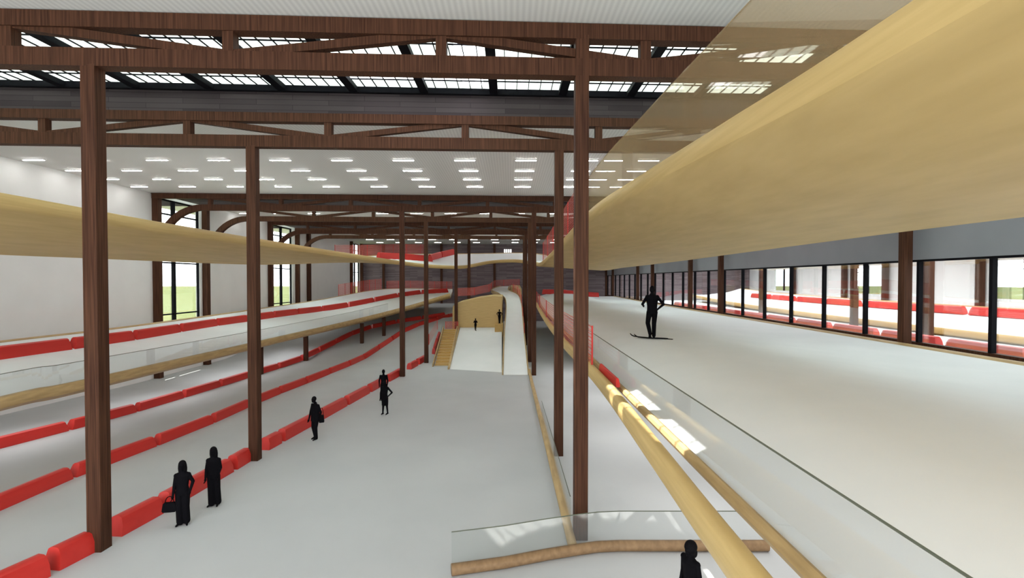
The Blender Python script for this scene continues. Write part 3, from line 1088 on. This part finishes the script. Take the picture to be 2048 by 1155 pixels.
# ------------------------------------------------------------------ people
def person(name, loc, facing, H, label, pose=None, torso=None, hair='short', legs='trousers', extra=None):
    """facing: direction (radians) the figure looks to; 0 = towards -Y (the camera)."""
    J = dict(pel=(0, 0, .52), chest=(0, 0, .72), neck=(0, 0, .835), head=(0, -.012, .925),
             shL=(.096, 0, .792), shR=(-.096, 0, .792), elL=(.122, .015, .63), elR=(-.122, .015, .63),
             wrL=(.118, -.03, .485), wrR=(-.118, -.03, .485),
             hiL=(.05, 0, .50), hiR=(-.05, 0, .50), knL=(.055, -.015, .28), knR=(-.055, -.015, .28),
             anL=(.055, .012, .045), anR=(-.055, .012, .045), toL=(.072, -.085, .014), toR=(-.072, -.085, .014))
    if pose:
        J.update(pose)
    J = {k: Vector(v) for k, v in J.items()}
    m = MB()
    # torso
    ts = torso or [(.47, .088, .066), (.53, .094, .068), (.60, .080, .058), (.68, .090, .062), (.76, .108, .062), (.805, .085, .05), (.83, .036, .036), (.865, .032, .033)]
    rails = [[] for _ in range(16)]
    pel, chest, neck = J['pel'], J['chest'], J['neck']
    for z, rx, ry in ts:
        if z < .72:
            t = (z - .52) / .2
            c = pel.lerp(chest, t) if t > 0 else pel + Vector((0, 0, z - .52))
        else:
            t = (z - .72) / .115
            c = chest.lerp(neck, t)
        for k in range(16):
            a = 2 * PI * k / 16
            rails[k].append(c + Vector((math.cos(a) * rx, math.sin(a) * ry, 0)))
    m.loft(rails)
    hd = J['head']
    m.ell(hd, (.043, .054, .068), 14, 10)
    m.ell(hd + Vector((0, -.020, -.040)), (.030, .034, .030), 10, 8)         # jaw
    m.ell(hd + Vector((0, -.054, -.008)), (.008, .012, .015), 8, 6)           # nose
    m.ell(hd + Vector((0, -.048, -.034)), (.014, .008, .006), 8, 6)           # lips
    m.ell(hd + Vector((0, -.047, .012)), (.030, .010, .006), 8, 6)            # brow
    for s in (-1, 1):
        m.ell(hd + Vector((s * .044, .004, -.004)), (.007, .012, .018), 8, 6)  # ears
    m.capsule(neck - Vector((0, 0, .02)), hd - Vector((0, -.01, .04)), .033, .031)
    for s in 'LR':
        sg = 1 if s == 'L' else -1
        sh, el, wr = J['sh' + s], J['el' + s], J['wr' + s]
        m.capsule(chest.lerp(neck, .5) + Vector((sg * .04, 0, .0)), sh, .045, .036)
        m.capsule(sh, el, .031, .026)
        m.capsule(el, wr, .026, .018)
        d = (wr - el).normalized()
        fwd = Vector((0, -1, 0))
        side = d.cross(fwd)
        if side.length < .1:
            side = Vector((1, 0, 0))
        side.normalize()
        fw = side.cross(d).normalized()
        pc = wr + d * .035
        m.capsule(wr, pc, .016, .021, 8)
        for q, (o_, l_) in enumerate(((-.017, .040), (-.006, .046), (.006, .043), (.016, .034))):
            b_ = pc + fw * (-o_) + d * .008
            k1 = b_ + d * l_ * .55 + side * (-sg) * .004
            k2 = k1 + d * l_ * .45 + side * (-sg) * .014
            m.capsule(b_, k1, .0062, .0056, 6)
            m.capsule(k1, k2, .0056, .0048, 6)
        tb_ = wr + d * .014 + fw * .014
        m.capsule(tb_, tb_ + fw * .018 + d * .022, .0075, .006, 6)
        m.capsule(tb_ + fw * .018 + d * .022, tb_ + fw * .018 + d * .044, .006, .005, 6)
        hi, kn, an, to = J['hi' + s], J['kn' + s], J['an' + s], J['to' + s]
        if legs == 'trousers':
            ra, rb, rc = .056, .044, .036
        elif legs == 'wide':
            ra, rb, rc = .060, .054, .056
        else:
            ra, rb, rc = .055, .036, .022
        m.capsule(hi, kn, ra, rb)
        m.capsule(kn, an, rb, rc)
        heel = an + (an - to).normalized() * .015
        heel.z = min(an.z, to.z + .012)
        m.capsule(heel, an.lerp(to, .5) + Vector((0, 0, -.004)), .024, .022, 8)
        m.capsule(an.lerp(to, .45) + Vector((0, 0, -.004)), to, .022, .014, 8)
        m.capsule(an, an + Vector((0, -.01, -.02)), rc, .022, 8)
    if legs == 'skirt':
        c = pel
        rr = [[] for _ in range(16)]
        for z, rx, ry in ((.55, .085, .062), (.50, .098, .075), (.40, .102, .082), (.27, .098, .08), (.265, .06, .05)):
            for k in range(16):
                a = 2 * PI * k / 16
                rr[k].append(Vector((c.x + math.cos(a) * rx, c.y + math.sin(a) * ry, z)))
        m.loft(rr)
    if extra:
        extra(m, J)
    m.v = [v * H for v in m.v]
    mn = min(v.z for v in m.v)
    R = Matrix.Rotation(facing, 3, 'Z')
    me = bpy.data.meshes.new(name)
    me.from_pydata([tuple(v) for v in m.v], [], m.f)
    o = bpy.data.objects.new(name, me)
    C.objects.link(o)
    rmod = o.modifiers.new('fuse', 'REMESH')
    rmod.mode = 'VOXEL'
    rmod.voxel_size = .0088 * H / 1.7
    smd = o.modifiers.new('soft', 'SMOOTH')
    smd.iterations = 3
    smd.factor = .4
    bpy.context.view_layer.update()
    dg = bpy.context.evaluated_depsgraph_get()
    me2 = bpy.data.meshes.new_from_object(o.evaluated_get(dg))
    o.modifiers.clear()
    o.data = me2
    bpy.data.meshes.remove(me)
    me2.name = name
    for p in me2.polygons:
        p.use_smooth = True
    me2.materials.clear()
    me2.materials.append(M['sil'])
    o.location = Vector(loc) - Vector((0, 0, mn))
    o.rotation_euler = (0, 0, facing)
    tag(o, label, 'person')
    # hair
    hb = MB()
    h = hd * H
    if hair == 'short':
        hb.ell(h + Vector((0, .008, .018)) * H, (.048 * H, .056 * H, .060 * H), 14, 10)
    elif hair == 'long':
        hb.ell(h + Vector((0, .012, .012)) * H, (.056 * H, .058 * H, .068 * H), 14, 10)
        rr = [[] for _ in range(14)]
        for dz, rx, ry, oy in ((.05, .045, .05, .012), (0, .060, .055, .020), (-.05, .064, .050, .026), (-.10, .060, .040, .032), (-.15, .045, .028, .036), (-.165, .02, .012, .036)):
            for k in range(14):
                a = 2 * PI * k / 14
                rr[k].append(h + Vector((math.cos(a) * rx, oy + math.sin(a) * ry, dz)) * H)
        hb.loft(rr)
    elif hair == 'bob':
        hb.ell(h + Vector((0, .016, .010)) * H, (.064 * H, .070 * H, .072 * H), 14, 10)
        hb.ell(h + Vector((0, .036, -.05)) * H, (.058 * H, .050 * H, .062 * H), 14, 10)
    ho = hb.build('hair', M['hair'], None, smooth=60, origin=(0, 0, 0))
    ho.parent = o
    ho.location = (0, 0, 0)
    return o


# standing visitors on the left
p1 = ground(366, 1049)
person('person', p1, .35, 1.70, 'woman with long dark hair holding a handbag, standing nearest beside the red barriers',
       pose=dict(shL=(.084, 0, .772), shR=(-.084, 0, .772), elL=(.138, .02, .65), wrL=(.108, -.03, .52), elR=(-.105, -.01, .63), wrR=(-.115, -.06, .49), hiL=(.045, 0, .5), hiR=(-.045, 0, .5),
                 knL=(.042, -.01, .28), knR=(-.04, -.02, .28), anL=(.042, .02, .045), anR=(-.035, .0, .045)),
       hair='long', legs='wide')
p2 = ground(428, 1011)
person('person', p2, .2, 1.70, 'long-haired woman in trousers standing behind the one with the handbag',
       pose=dict(shL=(.084, 0, .772), shR=(-.084, 0, .772), elL=(.102, .02, .63), wrL=(.085, -.05, .52), elR=(-.112, .0, .62), wrR=(-.10, -.07, .50),
                 hiL=(.045, 0, .5), hiR=(-.045, 0, .5), knL=(.05, -.0, .28), knR=(-.035, -.02, .28), anL=(.055, .02, .05), anR=(-.03, -.01, .045)),
       hair='long', legs='wide')


def coat(m, J):
    rr = [[] for _ in range(16)]
    for z, rx, ry in ((.80, .10, .06), (.74, .118, .072), (.62, .112, .075), (.52, .118, .082), (.43, .124, .088), (.425, .08, .06)):
        for k in range(16):
            a = 2 * PI * k / 16
            rr[k].append(Vector((math.cos(a) * rx, math.sin(a) * ry, z)))
    m.loft(rr)


p3 = ground(631, 878)
person('person', p3, -.5, 1.83, 'man in a hip-length coat standing by the barriers with a shoulder bag', hair='short', extra=coat,
       pose=dict(head=(-.012, -.03, .925), elR=(-.155, -.0, .63), wrR=(-.15, -.05, .47), elL=(.15, .03, .64), wrL=(.15, .0, .5),
                 anL=(.05, -.02, .045), toL=(.06, -.12, .014), knL=(.05, -.04, .28), anR=(-.05, .04, .045), toR=(-.06, -.06, .014)))
p4 = ground(770, 828)
person('person', p4, -.25, 1.72, 'person in knee-length shorts with one hand on hip, in front of a taller-looking companion', hair='short', legs='skirt',
       pose=dict(elL=(.215, .03, .655), wrL=(.115, -.03, .545), elR=(-.14, 0, .63), wrR=(-.13, -.04, .49),
                 knL=(.06, 0, .28), knR=(-.05, -.01, .28), anL=(.07, .03, .045), anR=(-.06, -.02, .045)))
p5 = ground(769, 800)
person('person', p5 + Vector((-.05, 0, 0)), .1, 1.80, 'person standing right behind the one with hand on hip', hair='short',
       pose=dict(elL=(.13, .02, .63), elR=(-.14, .03, .64), wrR=(-.13, -.02, .5)))
# walkers in the middle distance
yq = 53.4
person('person', Vector((at(951, 640, yq).x, yq, RZ(yq))), .05, 1.34, 'small runner in dark clothes at the top of the broad snow ramp', hair='short', legs='bare',
       pose=dict(elL=(.15, .03, .66), wrL=(.09, -.07, .68), elR=(-.15, .03, .66), wrR=(-.09, -.08, .66), knR=(-.045, -.05, .29), anR=(-.04, .06, .10), toR=(-.045, .0, .05),
                 knL=(.03, -.02, .27), anL=(.02, 0, .045)))
person('person', Vector((at(999, 640, 54).x, 53.7, CAMZ - 4.64)), -.1, 1.52, 'person with arms akimbo on the ochre plinth by the narrow ramp', hair='short', legs='trousers',
       pose=dict(elL=(.19, .03, .68), wrL=(.12, -.04, .58), elR=(-.19, .03, .68), wrR=(-.12, -.04, .58), knL=(.03, -.01, .28), anL=(.015, 0, .045), knR=(-.03, -.03, .28), anR=(-.015, -.02, .05)))
# woman at the bottom of the frame
YB = 8.85
xb = at(1381, 1100, YB).x
person('person', Vector((xb, YB, floorz(xb, YB))), -1.15, 1.69, 'woman with bobbed hair seen head and shoulders at the bottom edge', hair='bob', legs='wide')

# skier
skz = None


def piste_z(x, Y):
    i = min(range(len(PI3)), key=lambda k: abs(PI3[k].y - Y))
    a, b = PI3[i], PO3[i]
    ins = x - a.x
    prof_ = [(.19, -.05), (.9, .18), (2.0, .46), (3.0, .52), (5.0, .46)]
    for (u0, z0), (u1, z1) in zip(prof_, prof_[1:]):
        if u0 <= ins <= u1:
            dz = z0 + (z1 - z0) * (ins - u0) / (u1 - u0)
            break
    else:
        dz = .4
    return a.z + (b.z - a.z) * ins / (b.x - a.x) + dz


YS = 19.6
xs_ = at(1304, 660, YS).x
zs = piste_z(xs_, YS)
person('person', Vector((xs_, YS, zs + .03)), PI - .12, 2.06, 'skier in black seen from behind, gliding along the upper piste', hair='short',
       torso=[(.47, .090, .068), (.53, .096, .070), (.60, .094, .066), (.68, .104, .07), (.76, .118, .07), (.805, .10, .055), (.83, .05, .045), (.865, .034, .034)],
       pose=dict(elL=(.185, .03, .65), wrL=(.15, -.10, .62), elR=(-.20, .05, .65), wrR=(-.12, -.02, .565), knL=(.075, -.03, .29), anL=(.055, .13, .10), toL=(.06, .06, .03),
                 knR=(-.045, -.05, .28), anR=(-.035, .0, .05), toR=(-.04, -.095, .018)))
for k, (dx, dy, lab) in enumerate(((.02, -.05, 'narrow black ski under the skier, the one nearer the viewer'), (-.08, .22, 'narrow black ski under the skier, the one further back'))):
    d = Vector((.72, -.69, 0)).normalized()
    c = Vector((xs_ + dx, YS + dy, zs + .012))
    pts = []
    for t in (-1, -.9, -.75, 0, .8, 1):
        pts.append((c + d * (t * .82) + Vector((0, 0, .10 * max(0, -t - .75) / .25 * (.6 if t > -1 else 1)))))
    pts2 = []
    for p in pts:
        zz = piste_z(p.x, p.y)
        pts2.append(Vector((p.x, p.y, max(p.z, zz + .012))))
    nrm = Vector((-d.y, d.x, 0))
    up_ = Vector((0, 0, .024))
    ww = [.015, .04, .045, .04, .045, .03]
    sk = MB().loft([[p - nrm * w for p, w in zip(pts2, ww)], [p + nrm * w for p, w in zip(pts2, ww)],
                    [p + nrm * w + up_ for p, w in zip(pts2, ww)], [p - nrm * w + up_ for p, w in zip(pts2, ww)]]).build('ski', M['sil'], smooth=30)
    tag(sk, lab, 'ski', 'skis under the skier')


# bags
def bag(loc, w, h, d, rz, label, strap):
    root = empty('handbag', loc)
    root.rotation_euler = (0, 0, rz)
    tag(root, label, 'bag')
    m = MB()
    pr = [(-w * .42, 0), (w * .42, 0), (w * .5, h * .15), (w * .42, h * .95), (w * .36, h), (-w * .36, h), (-w * .42, h * .95), (-w * .5, h * .15)]
    m.loft([[Vector((x, -d / 2 * (.8 if z > h * .5 else 1), z)), Vector((x, d / 2 * (.8 if z > h * .5 else 1), z))] for x, z in pr])
    bo = m.build('body', M['sil'], None, smooth=30, origin=(0, 0, 0))
    bo.parent = root
    s = MB()
    s.tube([Vector((w * .3 * math.cos(PI * k / 8), 0, h + strap * math.sin(PI * k / 8))) for k in range(9)], .012, 6)
    so = s.build('handle', M['sil'], None, smooth=60, origin=(0, 0, 0))
    so.parent = root
    return root


bag(p1 + Vector((-.28, -.10, .40)), .34, .24, .12, .2, 'black handbag hanging from the hand of the nearest standing woman', .16)
bag(p3 + Vector((.27, -.02, .72)), .22, .32, .12, .4, 'black shoulder bag at the hip of the man in the coat', .3)

# ------------------------------------------------------------------ light
wd = bpy.data.worlds.new('world')
bpy.context.scene.world = wd
wd.use_nodes = True
bg = wd.node_tree.nodes['Background']
bg.inputs['Color'].default_value = (.93, .97, 1.0, 1)
bg.inputs['Strength'].default_value = 4.2


def area(name, loc, rot, sx, sy, e, col=(1, .98, .95)):
    l = bpy.data.lights.new(name, 'AREA')
    l.shape = 'RECTANGLE'
    l.size = sx
    l.size_y = sy
    l.energy = e
    l.color = col
    o = bpy.data.objects.new(name, l)
    C.objects.link(o)
    o.location = loc
    o.rotation_euler = rot
    return o


for k in range(6):
    area('side_hall_lamp', (XR + 13, -2 + 16 * k, CAMZ + 2.25), (0, 0, 0), 18, 12, 1900, (.95, .98, 1))
for k in range(5):
    area('under_deck_fill_light', (6.2, 5 + 8 * k, CAMZ - 3.42), (0, 0, 0), 5, 6, 150, (.97, .99, 1))  # unseen fill added to brighten the floor beneath the piste
for k in range(5):
    area('under_track_fill_light', (-20.6, 13 + 8 * k, CAMZ - 4.75), (0, 0, 0), 3.5, 6, 75, (.97, .99, 1))  # hidden fill added to lift the dark floor below the left track
sl = bpy.data.lights.new('sun', 'SUN')
sl.energy = 10
sl.angle = math.radians(.5)
sl.color = (1, .97, .9)
so_ = bpy.data.objects.new('sun', sl)
C.objects.link(so_)
so_.rotation_euler = Vector((-.35, .45, .82)).to_track_quat('Z', 'Y').to_euler()
so_.location = (-20, 30, 60)
sc = bpy.context.scene
sc.view_settings.view_transform = 'Standard'
sc.view_settings.look = 'None'
sc.view_settings.exposure = 0.45
sc.view_settings.gamma = 1.0
sc.view_settings.use_curve_mapping = False
sc.cycles.use_denoising = True
sc.cycles.max_bounces = 10
sc.cycles.diffuse_bounces = 6
sc.cycles.transparent_max_bounces = 24
sc.cycles.caustics_reflective = False
sc.cycles.caustics_refractive = False
